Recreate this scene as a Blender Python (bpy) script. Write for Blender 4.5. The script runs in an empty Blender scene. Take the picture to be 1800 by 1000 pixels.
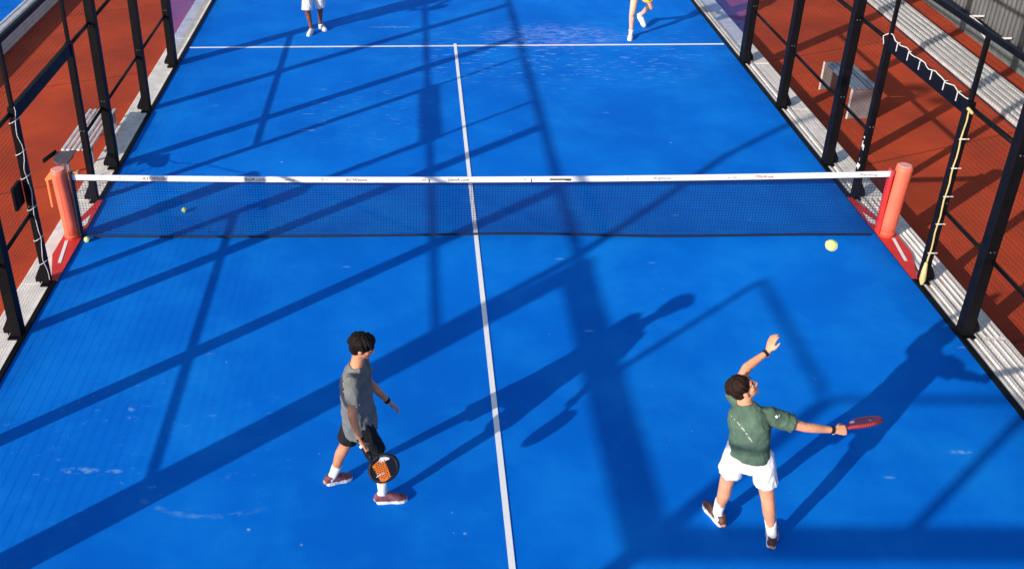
import bpy, bmesh, math, random
from mathutils import Vector as V, Matrix, noise
from mathutils.bvhtree import BVHTree
sc = bpy.context.scene
COL = sc.collection
random.seed(7)
R = math.radians

# ------------------------------------------------------------------ camera
cam_d = bpy.data.cameras.new('camera')
cam = bpy.data.objects.new('camera', cam_d); COL.objects.link(cam)
sc.camera = cam
cam_d.sensor_width = 36.0
cam_d.lens = 1760.249 / 1800 * 36
cam_d.shift_x = (900 - 693.18) / 1800
cam_d.shift_y = -(500 - 305.07) / 1800
cam_d.clip_end = 1000
_R = V((0.999794478, 0.015630892, -0.012910343)); _U = V((0.004212173, 0.462760871, 0.886473144)); _F = V((-0.019830768, 0.886345334, -0.462599923))
m = Matrix((( _R.x, _U.x, -_F.x, -0.7748), (_R.y, _U.y, -_F.y, -10.8118), (_R.z, _U.z, -_F.z, 6.5512), (0, 0, 0, 1)))
cam.matrix_world = m

# ------------------------------------------------------------------ sky, sun, exposure
SUN_EL, SUN_AZ = R(20.0), R(40.0)           # elevation; direction in which shadows run, from +X
w = bpy.data.worlds.new('World'); sc.world = w; w.use_nodes = True
nt = w.node_tree; nt.nodes.clear()
sky = nt.nodes.new('ShaderNodeTexSky'); sky.sky_type = 'NISHITA'; sky.sun_disc = False
sky.sun_elevation = SUN_EL; sky.sun_rotation = R(230); sky.air_density = 1.0; sky.dust_density = 0.6
bg = nt.nodes.new('ShaderNodeBackground'); bg.inputs['Strength'].default_value = 0.13
wo = nt.nodes.new('ShaderNodeOutputWorld')
nt.links.new(sky.outputs[0], bg.inputs[0]); nt.links.new(bg.outputs[0], wo.inputs[0])
sd = bpy.data.lights.new('sun', 'SUN'); sd.energy = 4.6; sd.angle = R(0.53); sd.color = (1.0, 0.90, 0.78)
so = bpy.data.objects.new('sun', sd); COL.objects.link(so)
tr = V((math.cos(SUN_AZ) * math.cos(SUN_EL), math.sin(SUN_AZ) * math.cos(SUN_EL), -math.sin(SUN_EL)))
so.rotation_euler = tr.to_track_quat('-Z', 'Y').to_euler(); so.location = (-20, -18, 12)
sc.view_settings.view_transform = 'Standard'; sc.view_settings.look = 'None'
sc.view_settings.gamma = 1.0; sc.view_settings.exposure = 0.40
sc.render.engine = 'CYCLES'

# ------------------------------------------------------------------ materials
def mat(name, col, rough=0.6, metal=0.0, var=0.12, scale=8.0, bump=0.0, bscale=60.0, spec=0.4, col2=None, sss=0.0):
    M = bpy.data.materials.new(name); M.use_nodes = True
    n, l = M.node_tree.nodes, M.node_tree.links
    b = n['Principled BSDF']
    b.inputs['Roughness'].default_value = rough; b.inputs['Metallic'].default_value = metal
    b.inputs['Specular IOR Level'].default_value = spec
    tc = n.new('ShaderNodeTexCoord')
    nz = n.new('ShaderNodeTexNoise'); nz.inputs['Scale'].default_value = scale; nz.inputs['Detail'].default_value = 6
    l.new(tc.outputs['Object'], nz.inputs['Vector'])
    mx = n.new('ShaderNodeMix'); mx.data_type = 'RGBA'
    c1 = tuple(max(0, c * (1 - var)) for c in col) + (1,)
    c2 = (tuple(min(1, c * (1 + var)) for c in col) if col2 is None else tuple(col2)) + (1,)
    mx.inputs[6].default_value = c1; mx.inputs[7].default_value = c2
    cr = n.new('ShaderNodeMapRange'); cr.inputs[1].default_value = 0.3; cr.inputs[2].default_value = 0.7
    l.new(nz.outputs['Fac'], cr.inputs[0]); l.new(cr.outputs[0], mx.inputs[0]); l.new(mx.outputs[2], b.inputs['Base Color'])
    if bump > 0:
        nb = n.new('ShaderNodeTexNoise'); nb.inputs['Scale'].default_value = bscale; nb.inputs['Detail'].default_value = 4
        l.new(tc.outputs['Object'], nb.inputs['Vector'])
        bp = n.new('ShaderNodeBump'); bp.inputs['Strength'].default_value = bump; bp.inputs['Distance'].default_value = 0.01
        l.new(nb.outputs['Fac'], bp.inputs['Height']); l.new(bp.outputs[0], b.inputs['Normal'])
    if sss > 0:
        b.inputs['Subsurface Weight'].default_value = sss; b.inputs['Subsurface Radius'].default_value = (0.02, 0.008, 0.004)
        b.inputs['Subsurface Scale'].default_value = 0.5
    return M

class NT:
    """small node-graph helper"""
    def __init__(s, name):
        s.M = bpy.data.materials.new(name); s.M.use_nodes = True
        s.n, s.l = s.M.node_tree.nodes, s.M.node_tree.links; s.b = s.n['Principled BSDF']
        s.tc = s.n.new('ShaderNodeTexCoord')
    def put(s, sock, v):
        if hasattr(v, 'is_linked') or hasattr(v, 'links'): s.l.new(v, sock)
        else: sock.default_value = v
    def vec(s, sc_=(1, 1, 1), loc=(0, 0, 0), rot=(0, 0, 0)):
        m = s.n.new('ShaderNodeMapping'); s.l.new(s.tc.outputs['Object'], m.inputs[0])
        m.inputs['Scale'].default_value = sc_; m.inputs['Location'].default_value = loc; m.inputs['Rotation'].default_value = rot
        return m.outputs[0]
    def noise(s, vec, scale, detail=5, rough=0.55):
        t = s.n.new('ShaderNodeTexNoise'); s.l.new(vec, t.inputs['Vector']); t.inputs['Scale'].default_value = scale
        t.inputs['Detail'].default_value = detail; t.inputs['Roughness'].default_value = rough; return t.outputs['Fac']
    def rng(s, v, a, b, c=0.0, d=1.0):
        t = s.n.new('ShaderNodeMapRange'); s.put(t.inputs[0], v)
        for i, x in zip((1, 2, 3, 4), (a, b, c, d)): t.inputs[i].default_value = x
        return t.outputs[0]
    def math(s, op, a, b=0.0):
        t = s.n.new('ShaderNodeMath'); t.operation = op; s.put(t.inputs[0], a); s.put(t.inputs[1], b); return t.outputs[0]
    def mix(s, f, a, b):
        t = s.n.new('ShaderNodeMix'); t.data_type = 'RGBA'; s.put(t.inputs[0], f)
        for i, x in ((6, a), (7, b)): s.put(t.inputs[i], tuple(x) + (1,) if isinstance(x, tuple) and len(x) == 3 else x)
        return t.outputs[2]
    def bump(s, h, st=0.3, dist=0.01):
        t = s.n.new('ShaderNodeBump'); t.inputs['Strength'].default_value = st; t.inputs['Distance'].default_value = dist
        s.l.new(h, t.inputs['Height']); s.l.new(t.outputs[0], s.b.inputs['Normal'])

def court_material():
    g = NT('blue_turf'); b = g.b
    base = g.mix(g.rng(g.noise(g.vec(), 0.45, 4), 0.35, 0.65), (0.0, 0.132, 0.63), (0.0, 0.168, 0.75))
    fine = g.noise(g.vec(), 90, 3)
    base = g.mix(g.math('MULTIPLY', g.rng(fine, 0.35, 0.7), 0.35), base, (0.0, 0.215, 0.78))
    # brushed sand, light wear patches
    wear = g.noise(g.vec((1, 1, 1)), 0.9, 7, 0.7)
    base = g.mix(g.math('MULTIPLY', g.rng(wear, 0.45, 0.72), 0.38), base, (0.01, 0.31, 0.84))
    # scuffed crescent behind the service line
    sx = g.n.new('ShaderNodeSeparateXYZ'); g.l.new(g.tc.outputs['Object'], sx.inputs[0])
    def ell(cx, cy, rx, ry, sharp=0.5):
        dx = g.math('DIVIDE', g.math('SUBTRACT', sx.outputs[0], cx), rx); dy = g.math('DIVIDE', g.math('SUBTRACT', sx.outputs[1], cy), ry)
        d = g.math('ADD', g.math('MULTIPLY', dx, dx), g.math('MULTIPLY', dy, dy))
        return g.rng(d, 1.0, sharp, 0.0, 1.0)
    st1 = g.noise(g.vec((1.0, 2.2, 1), rot=(0, 0, R(-20))), 4.5, 6, 0.75)
    st2 = g.noise(g.vec((1.0, 4.5, 1), loc=(3, 5, 0), rot=(0, 0, R(14))), 3.2, 5, 0.7)
    m1 = g.math('MULTIPLY', ell(1.9, 7.35, 1.5, 0.75, 0.1), g.rng(st1, 0.46, 0.60))
    base = g.mix(g.math('MULTIPLY', m1, 0.75), base, (0.24, 0.36, 0.85))
    m2 = g.math('MULTIPLY', ell(1.8, 6.5, 3.4, 2.0, 0.1), g.rng(st2, 0.57, 0.64))
    base = g.mix(g.math('MULTIPLY', m2, 0.75), base, (0.20, 0.50, 0.90))
    m3 = g.math('MULTIPLY', ell(-1.6, 3.9, 1.4, 1.5, 0.2), g.rng(st2, 0.60, 0.68))
    base = g.mix(g.math('MULTIPLY', m3, 0.7), base, (0.20, 0.50, 0.90))
    m4 = g.math('MULTIPLY', ell(-3.3, -3.7, 1.9, 1.2, 0.2), g.rng(st1, 0.60, 0.70))
    base = g.mix(g.math('MULTIPLY', m4, 0.65), base, (0.12, 0.40, 0.75))
    # thin scraped arc in front of the baseline, two short drag marks
    def dist(cx, cy):
        dx = g.math('SUBTRACT', sx.outputs[0], cx); dy = g.math('SUBTRACT', sx.outputs[1], cy)
        return g.math('SQRT', g.math('ADD', g.math('MULTIPLY', dx, dx), g.math('MULTIPLY', dy, dy)))
    wob = g.math('MULTIPLY', g.noise(g.vec(), 6, 4), 0.05)
    arc = g.rng(g.math('ABSOLUTE', g.math('SUBTRACT', g.math('ADD', dist(-2.55, -3.45), wob), 1.165)), 0.035, 0.008)
    arc = g.math('MULTIPLY', arc, g.math('MULTIPLY', ell(-2.75, -4.60, 0.75, 0.35, 0.3), g.rng(g.noise(g.vec(), 9, 4), 0.42, 0.6)))
    base = g.mix(g.math('MULTIPLY', arc, 0.28), base, (0.22, 0.52, 0.80))
    for cx, cy, rx, ry in ((-3.82, -4.05, .20, .05), (-3.5, -4.06, .09, .03), (-3.55, -3.2, .05, .06), (-2.92, -2.37, .06, .04), (-1.2, 7.95, .5, .06), (-2.4, 3.2, .16, .03), (.05, -3.4, .05, .03), (4.2, -3.8, .12, .03)):
        mk = g.math('MULTIPLY', ell(cx, cy, rx, ry, 0.2), g.rng(g.noise(g.vec((1, 1, 1), (cx, cy, 0)), 14, 3), 0.42, 0.58))
        base = g.mix(g.math('MULTIPLY', mk, 0.36), base, (0.34, 0.62, 0.85))
    # sparse specks of sand and lint
    def specks(scale, thr, seed, amt, stretch=(1, 1, 1), rot=0):
        vo = g.n.new('ShaderNodeTexVoronoi'); vo.inputs['Scale'].default_value = scale
        g.l.new(g.vec(stretch, loc=(seed, seed * 1.7, 0), rot=(0, 0, rot)), vo.inputs['Vector'])
        keep = g.n.new('ShaderNodeSeparateColor'); g.l.new(vo.outputs['Color'], keep.inputs[0])
        sp = g.math('MULTIPLY', g.rng(vo.outputs['Distance'], thr, thr * 0.4, 0, 1), g.math('GREATER_THAN', keep.outputs[0], 0.72))
        return g.math('MULTIPLY', sp, amt)
    base = g.mix(specks(2.1, 0.045, 3.1, 0.6), base, (0.45, 0.66, 0.85))
    base = g.mix(specks(1.7, 0.07, 11.3, 0.35, (0.6, 1.7, 1), 0.5), base, (0.25, 0.52, 0.85))
    base = g.mix(specks(4.3, 0.05, 23.7, 0.35), base, (0.30, 0.58, 0.85))
    # darker blue towards the sides, broken up by noise
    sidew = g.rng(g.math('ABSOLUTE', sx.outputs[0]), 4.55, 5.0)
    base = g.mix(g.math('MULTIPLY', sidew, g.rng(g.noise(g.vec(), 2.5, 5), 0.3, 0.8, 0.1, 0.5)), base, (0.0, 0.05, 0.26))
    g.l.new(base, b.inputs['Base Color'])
    b.inputs['Roughness'].default_value = 0.8; b.inputs['Specular IOR Level'].default_value = 0.06
    b.inputs['Sheen Weight'].default_value = 0.0
    hh = g.noise(g.vec(), 260, 3); g.bump(hh, 0.35, 0.008)
    return g.M

def red_material():
    g = NT('terracotta_turf'); b = g.b
    sx = g.n.new('ShaderNodeSeparateXYZ'); g.l.new(g.tc.outputs['Object'], sx.inputs[0])
    base = g.mix(g.rng(g.noise(g.vec(), 0.6, 5), 0.35, 0.65), (0.36, 0.044, 0.018), (0.54, 0.067, 0.022))
    base = g.mix(g.math('MULTIPLY', g.rng(g.noise(g.vec(), 70, 3), 0.4, 0.75), 0.3), base, (0.52, 0.10, 0.045))
    base = g.mix(g.math('MULTIPLY', g.rng(g.noise(g.vec((1, 1, 1), (5, 2, 0)), 1.3, 7, 0.7), 0.45, 0.72), 0.5), base, (0.24, 0.040, 0.022))
    # thin dark slanting lines at even spacing, run across the walkway
    seam = g.math('PINGPONG', g.math('ADD', sx.outputs[1], g.math('MULTIPLY', sx.outputs[0], -0.4)), 2.1)
    base = g.mix(g.math('MULTIPLY', g.rng(seam, 0.03, 0.012), 0.55), base, (0.12, 0.02, 0.01))
    g.l.new(base, b.inputs['Base Color']); b.inputs['Roughness'].default_value = 0.9; b.inputs['Specular IOR Level'].default_value = 0.15
    g.bump(g.noise(g.vec(), 220, 3), 0.4, 0.008)
    return g.M

def glass_material():
    M = bpy.data.materials.new('tempered_glass'); M.use_nodes = True; n, l = M.node_tree.nodes, M.node_tree.links
    n.clear(); o = n.new('ShaderNodeOutputMaterial'); mx = n.new('ShaderNodeMixShader'); t = n.new('ShaderNodeBsdfTransparent')
    gl = n.new('ShaderNodeBsdfGlossy'); t.inputs[0].default_value = (0.95, 0.965, 0.975, 1); gl.inputs['Roughness'].default_value = 0.03
    lw = n.new('ShaderNodeLayerWeight'); lw.inputs[0].default_value = 0.5
    pw = n.new('ShaderNodeMath'); pw.operation = 'POWER'; l.new(lw.outputs['Facing'], pw.inputs[0]); pw.inputs[1].default_value = 4.0
    fr = n.new('ShaderNodeMapRange'); fr.inputs[3].default_value = 0.03; fr.inputs[4].default_value = 0.75; l.new(pw.outputs[0], fr.inputs[0])
    l.new(fr.outputs[0], mx.inputs[0]); l.new(t.outputs[0], mx.inputs[1]); l.new(gl.outputs[0], mx.inputs[2]); l.new(mx.outputs[0], o.inputs[0])
    return M

def corrugated_material():
    g = NT('grey_sheet_metal'); b = g.b
    base = g.mix(g.rng(g.noise(g.vec((1, 1, 0.25)), 2.2, 6, 0.7), 0.35, 0.7), (0.085, 0.09, 0.095), (0.14, 0.145, 0.15))
    base = g.mix(g.rng(g.noise(g.vec((1, 3, 0.6), (4, 1, 0)), 3.0, 5, 0.75), 0.66, 0.72, 0, 0.7), base, (0.6, 0.6, 0.58))
    g.l.new(base, b.inputs['Base Color']); b.inputs['Roughness'].default_value = 0.5; b.inputs['Metallic'].default_value = 0.3
    return g.M

def skin(name, col): return mat(name, col, 0.5, var=0.20, scale=9, bump=0.35, bscale=55, sss=0.15, spec=0.35)
def cloth(name, col, var=0.10): return mat(name, col, 0.88, var=var, scale=9, bump=0.5, bscale=45, spec=0.2)

MT = dict(
    court=court_material(), red=red_material(), glass=glass_material(), sheet=corrugated_material(),
    line=mat('white_line_paint', (0.93, 0.93, 0.93), 0.8, var=0.03, scale=14, bump=0.2, bscale=200),
    black=mat('black_powder_coat', (0.0035, 0.0035, 0.005), 0.55, var=0.4, scale=5, spec=0.15, bump=0.05, bscale=90),
    wire=mat('galvanised_wire_black', (0.006, 0.006, 0.009), 0.8, var=0.2, spec=0.1),
    concrete=mat('pale_concrete', (0.80, 0.74, 0.68), 0.85, var=0.16, scale=5, bump=0.3, bscale=70),
    concrete2=mat('grey_concrete', (0.46, 0.46, 0.50), 0.85, var=0.15, scale=4, bump=0.3, bscale=70),
    alu=mat('dull_aluminium', (0.27, 0.27, 0.29), 0.42, 0.5, var=0.15, scale=6),
    alublue=mat('bluish_aluminium', (0.20, 0.26, 0.34), 0.38, 0.45, var=0.15, scale=5),
    plank=mat('aluminium_plank', (0.68, 0.66, 0.64), 0.5, 0.25, var=0.15, scale=5),
    coral=mat('coral_foam_pad', (0.82, 0.15, 0.085), 0.5, var=0.08, scale=6, bump=0.12, bscale=20),
    capgrey=mat('pink_cap', (0.80, 0.32, 0.28), 0.5),
    padseam=mat('coral_pad_seam', (0.66, 0.10, 0.06), 0.6),
    redvinyl=mat('red_vinyl', (0.62, 0.035, 0.03), 0.55, var=0.12, scale=6),
    tape=mat('white_net_tape', (0.80, 0.80, 0.80), 0.6, var=0.05, scale=10, bump=0.2, bscale=30),
    ink=mat('black_ink', (0.03, 0.03, 0.035), 0.7), inkred=mat('red_ink', (0.30, 0.05, 0.03), 0.7),
    inkgrey=mat('grey_ink', (0.20, 0.20, 0.23), 0.7),
    net=mat('black_net_cord', (0.004, 0.010, 0.035), 0.7), navy=mat('navy_cord', (0.006, 0.008, 0.03), 0.6),
    ball=mat('yellow_felt', (0.78, 0.88, 0.28), 0.95, var=0.1, scale=60, bump=0.8, bscale=300),
    seam=mat('white_seam', (0.8, 0.8, 0.75), 0.8),
    ycord=mat('yellow_strap', (0.55, 0.45, 0.20), 0.7, var=0.15), wcord=mat('white_cord', (0.72, 0.70, 0.68), 0.7),
    bag=mat('dark_grey_fabric', (0.07, 0.07, 0.085), 0.8, bump=0.4, bscale=40),
    gunmetal=mat('plinth_grey_green', (0.12, 0.15, 0.15), 0.8, var=0.2),
    skinL=skin('light_tan_skin', (0.56, 0.25, 0.14)), skinR=skin('fair_skin', (0.66, 0.31, 0.18)),
    skinD=skin('shaded_tan_skin', (0.22, 0.075, 0.04)), skinP=skin('pale_skin', (0.72, 0.43, 0.30)),  # skinD: dark skin, colour deepened to stand for the legs' shaded side
    hairB=mat('black_hair', (0.008, 0.005, 0.004), 0.7, var=0.6, scale=60, spec=0.15, bump=0.5, bscale=90),
    hairD=mat('dark_brown_hair', (0.020, 0.009, 0.006), 0.7, var=0.6, scale=60, spec=0.15, bump=0.5, bscale=90),
    grey=cloth('slate_grey_jersey', (0.15, 0.16, 0.165), 0.22), green=cloth('forest_green_jersey', (0.078, 0.135, 0.098), 0.22),
    whitec=cloth('white_cotton', (0.78, 0.78, 0.82), 0.04), blackc=cloth('black_cotton', (0.012, 0.012, 0.015), 0.3),
    navyc=cloth('navy_cotton', (0.03, 0.05, 0.13)), yellowc=cloth('mustard_cotton', (0.55, 0.36, 0.07)),
    sock=cloth('white_sock_knit', (0.80, 0.80, 0.82), 0.04), sole=mat('white_rubber', (0.78, 0.76, 0.76), 0.5, var=0.05),
    shoeA=mat('plum_mesh_shoe', (0.15, 0.028, 0.05), 0.7, var=0.4, scale=16, col2=(0.30, 0.11, 0.15)), shoeB=mat('dark_brown_shoe', (0.035, 0.018, 0.02), 0.6, var=0.5, scale=14, col2=(0.16, 0.07, 0.06)),
    shoeW=mat('white_shoe', (0.74, 0.74, 0.76), 0.6, var=0.05), lacep=mat('pink_trim', (0.5, 0.12, 0.16), 0.6),
    carbon=mat('carbon_black', (0.012, 0.012, 0.014), 0.3), orange=mat('orange_lacquer', (0.80, 0.20, 0.02), 0.35), white=mat('white_lacquer', (0.78, 0.78, 0.78), 0.35),
    rred=mat('red_lacquer', (0.24, 0.018, 0.03), 0.35), gold=mat('gold_lacquer', (0.75, 0.48, 0.08), 0.35), fadedprint=mat('faded_print', (0.42, 0.47, 0.44), 0.8), eye=mat('eye_white', (0.50, 0.47, 0.44), 0.3, var=0.02), pupil=mat('dark_iris', (0.02, 0.012, 0.01), 0.2),
)

# ------------------------------------------------------------------ object helpers
def tag(o, label=None, cat=None, group=None, kind=None):
    if label: o['label'] = label
    if cat: o['category'] = cat
    if group: o['group'] = group
    if kind: o['kind'] = kind
    return o
def empty(name, loc=(0, 0, 0)):
    o = bpy.data.objects.new(name, None); COL.objects.link(o); o.location = loc; o.empty_display_size = 0.2
    return o
def link(name, me, mats, parent=None, smooth=False):
    o = bpy.data.objects.new(name, me); COL.objects.link(o)
    me.materials.clear()
    for x in (mats if isinstance(mats, (list, tuple)) else [mats]): me.materials.append(x)
    if parent is not None:
        o.parent = parent; o.matrix_parent_inverse = Matrix.Translation(-V(world_loc(parent)))
    if smooth:
        for p in me.polygons: p.use_smooth = True
    return o
def world_loc(o):
    l = V(o.location)
    if o.parent is not None and o.parent_type == 'OBJECT': l = l + V(o.matrix_parent_inverse.translation) + V(world_loc(o.parent))
    return l
def obj(name, bm, mats, parent=None, smooth=False):
    bmesh.ops.recalc_face_normals(bm, faces=bm.faces[:])
    me = bpy.data.meshes.new(name); bm.to_mesh(me); bm.free()
    return link(name, me, mats, parent, smooth)
def B(): return bmesh.new()
def box(bm, lo, hi, bev=0.0, rot=None, mi=0):
    lo, hi = V(lo), V(hi); c = (lo + hi) / 2; s = hi - lo
    r = bmesh.ops.create_cube(bm, size=1.0)
    vs = r['verts']
    for v in vs:
        p = V((v.co.x * s.x, v.co.y * s.y, v.co.z * s.z))
        if rot is not None: p = rot @ p
        v.co = p + c
    fs = set(f for v in vs for f in v.link_faces)
    for f in fs: f.material_index = mi
    if bev > 0:
        es = list(set(e for v in vs for e in v.link_edges))
        bmesh.ops.bevel(bm, geom=es, offset=bev, segments=2, profile=0.5, affect='EDGES')
def prism(bm, p, q, r, n=6, r2=None, caps=True, mi=0):
    """straight tube p->q"""
    p, q = V(p), V(q); r2 = r if r2 is None else r2
    t = (q - p).normalized(); a = V((0, 0, 1)) if abs(t.z) < 0.9 else V((1, 0, 0))
    s = t.cross(a).normalized(); b = t.cross(s)
    A = []; Bq = []
    for i in range(n):
        th = 2 * math.pi * (i + .5) / n; d = s * math.cos(th) + b * math.sin(th)
        A.append(bm.verts.new(p + d * r)); Bq.append(bm.verts.new(q + d * r2))
    for i in range(n):
        f = bm.faces.new((A[i], A[(i + 1) % n], Bq[(i + 1) % n], Bq[i])); f.material_index = mi
    if caps:
        bm.faces.new(A[::-1]).material_index = mi; bm.faces.new(Bq).material_index = mi
def loft(bm, pts, ra, rb=None, side=None, n=16, round0=True, round1=True, mi=0):
    """closed tube through pts with elliptical rings, rounded or flat ends"""
    pts = [V(p) for p in pts]; rb = ra if rb is None else rb
    ra, rb = list(ra), list(rb)
    tang = []
    for i in range(len(pts)):
        a = pts[max(0, i - 1)]; b = pts[min(len(pts) - 1, i + 1)]; tang.append((b - a).normalized())
    P, A_, B_, T = [], [], [], []
    if round0:
        for k in (0.95, 0.7, 0.38):
            P.append(pts[0] - tang[0] * k * min(ra[0], rb[0])); s = math.sqrt(max(0.02, 1 - k * k)); A_.append(ra[0] * s); B_.append(rb[0] * s); T.append(tang[0])
    for i, p in enumerate(pts): P.append(p); A_.append(ra[i]); B_.append(rb[i]); T.append(tang[i])
    if round1:
        for k in (0.38, 0.7, 0.95):
            P.append(pts[-1] + tang[-1] * k * min(ra[-1], rb[-1])); s = math.sqrt(max(0.02, 1 - k * k)); A_.append(ra[-1] * s); B_.append(rb[-1] * s); T.append(tang[-1])
    sd = V(side) if side is not None else None
    rings = []
    prev = None
    for p, a, b, t in zip(P, A_, B_, T):
        s = sd if sd is not None else (prev if prev is not None else (V((0, 0, 1)) if abs(t.z) < 0.9 else V((1, 0, 0))))
        s = (s - t * s.dot(t))
        if s.length < 1e-4: s = t.orthogonal()
        s.normalize(); prev = s; o = t.cross(s)
        rings.append([bm.verts.new(p + s * a * math.cos(2 * math.pi * i / n) + o * b * math.sin(2 * math.pi * i / n)) for i in range(n)])
    for r0, r1 in zip(rings, rings[1:]):
        for i in range(n): bm.faces.new((r0[i], r0[(i + 1) % n], r1[(i + 1) % n], r1[i])).material_index = mi
    bm.faces.new(rings[0][::-1]).material_index = mi; bm.faces.new(rings[-1]).material_index = mi
def ellip(bm, c, r, M=None, seg=16):
    q = bmesh.ops.create_uvsphere(bm, u_segments=seg, v_segments=seg // 2 + 2, radius=1.0)
    for v in q['verts']:
        p = V((v.co.x * r[0], v.co.y * r[1], v.co.z * r[2]))
        if M is not None: p = M @ p
        v.co = p + V(c)
def remeshed(bm, voxel, smooth_it=6, disp=None, fac=0.5):
    """one continuous surface out of overlapping lofts"""
    bmesh.ops.recalc_face_normals(bm, faces=bm.faces[:])
    me = bpy.data.meshes.new('tmp'); bm.to_mesh(me); bm.free()
    o = bpy.data.objects.new('tmp', me); COL.objects.link(o)
    r = o.modifiers.new('r', 'REMESH'); r.mode = 'VOXEL'; r.voxel_size = voxel
    if smooth_it:
        s = o.modifiers.new('s', 'SMOOTH'); s.iterations = smooth_it; s.factor = fac
    dg = bpy.context.evaluated_depsgraph_get()
    out = bpy.data.meshes.new_from_object(o.evaluated_get(dg))
    bpy.data.objects.remove(o); bpy.data.meshes.remove(me)
    if disp:
        ns = [v.normal.copy() for v in out.vertices]
        for v, nn in zip(out.vertices, ns): v.co = v.co + nn * disp(v.co, nn)
    for p in out.polygons: p.use_smooth = True
    out.update()
    return out
def sheet(name, pts, z, material, kind='structure', parent=None):
    bm = B(); vs = [bm.verts.new((x, y, z)) for x, y in pts]; bm.faces.new(vs)
    o = obj(name, bm, material, parent)
    if o.data.polygons[0].normal.z < 0: o.data.flip_normals()
    if kind: o['kind'] = kind
    return o
def curve_tube(bm, pts, r, n=8):
    loft(bm, pts, [r] * len(pts), n=n)

# ------------------------------------------------------------------ ground, courts, kerbs
GZ = -0.20
o = sheet('ground', [(-200, -200), (200, -200), (200, 300), (-200, 300)], GZ, MT['red'])
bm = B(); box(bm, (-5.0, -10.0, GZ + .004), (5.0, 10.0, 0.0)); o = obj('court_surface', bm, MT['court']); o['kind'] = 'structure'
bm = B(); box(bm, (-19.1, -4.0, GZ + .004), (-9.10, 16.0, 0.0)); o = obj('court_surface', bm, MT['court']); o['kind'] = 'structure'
sheet('service_line', [(-4.98, 6.83), (4.98, 6.83), (4.98, 6.895), (-4.98, 6.895)], 0.004, MT['line'])
sheet('centre_line', [(-0.027, -6.98), (0.027, -6.98), (0.027, 6.97), (-0.027, 6.97)], 0.008, MT['line'])
sheet('service_line', [(-4.98, -7.0), (4.98, -7.0), (4.98, -6.95), (-4.98, -6.95)], 0.004, MT['line'])

def kerb_left():
    bm = B(); y = -10.0; k = 0
    for y0, y1 in ((-10, -6), (-6, -1.03), (-1.03, 1.0), (1.0, 3.6), (3.6, 7.4), (7.4, 10.0)):
        box(bm, (-5.42, y0 + .004, GZ + .004), (-5.065, y1 - .004, -0.006 + 0.004 * (k % 2)), 0.008, mi=k % 2); k += 1
    return obj('kerb', bm, [MT['concrete'], MT['concrete2']])
o = kerb_left(); o['kind'] = 'structure'
# right kerb: concrete block with a grooved aluminium channel on its court side
bm = B(); k = 0
for y0, y1 in ((-10, -6), (-6, -2.1), (-2.1, 1.0), (1.0, 3.9), (3.9, 5.9), (5.9, 10.0)):
    box(bm, (5.22, y0 + .004, GZ + .004), (5.52, y1 - .004, -0.008 + 0.004 * (k % 2)), 0.008, mi=0); k += 1
    for i, x in enumerate((5.065, 5.115, 5.165)):
        box(bm, (x, y0 + .004, GZ + .004), (x + 0.046, y1 - .004, 0.012 if i % 2 == 0 else -0.02), 0.004, mi=1)
    if y1 <= 1.0 and y0 < -2:
        for x in (5.29, 5.36, 5.43): box(bm, (x, y0 + .03, -0.010), (x + .018, y1 - .03, 0.006), 0.003, mi=1)
o = obj('kerb', bm, [MT['concrete'], MT['alu']]); o['kind'] = 'structure'
for s in (-1, 1):                                       # black base rail closing the turf edge
    bm = B(); xa, xb = (5.002, 5.062) if s > 0 else (-5.062, -5.002)
    box(bm, (xa, -10, GZ + .01), (xb, 10, 0.022), 0.004)
    o = obj('turf_edge', bm, MT['black']); o['kind'] = 'structure'
# neighbouring court on the left: raised kerb in two steps
bm = B(); box(bm, (-8.68, -4, GZ + .004), (-8.60, 16, 0.055), 0.006, mi=0); box(bm, (-8.86, -4, GZ + .004), (-8.69, 16, -0.05), 0.0, mi=1)
box(bm, (-9.03, -4, GZ + .004), (-8.90, 16, 0.02), 0.006, mi=0); box(bm, (-9.09, -4, GZ + .004), (-9.035, 16, 0.03), 0.0, mi=1)
o = obj('kerb', bm, [MT['concrete2'], MT['black']]); o['kind'] = 'structure'

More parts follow.
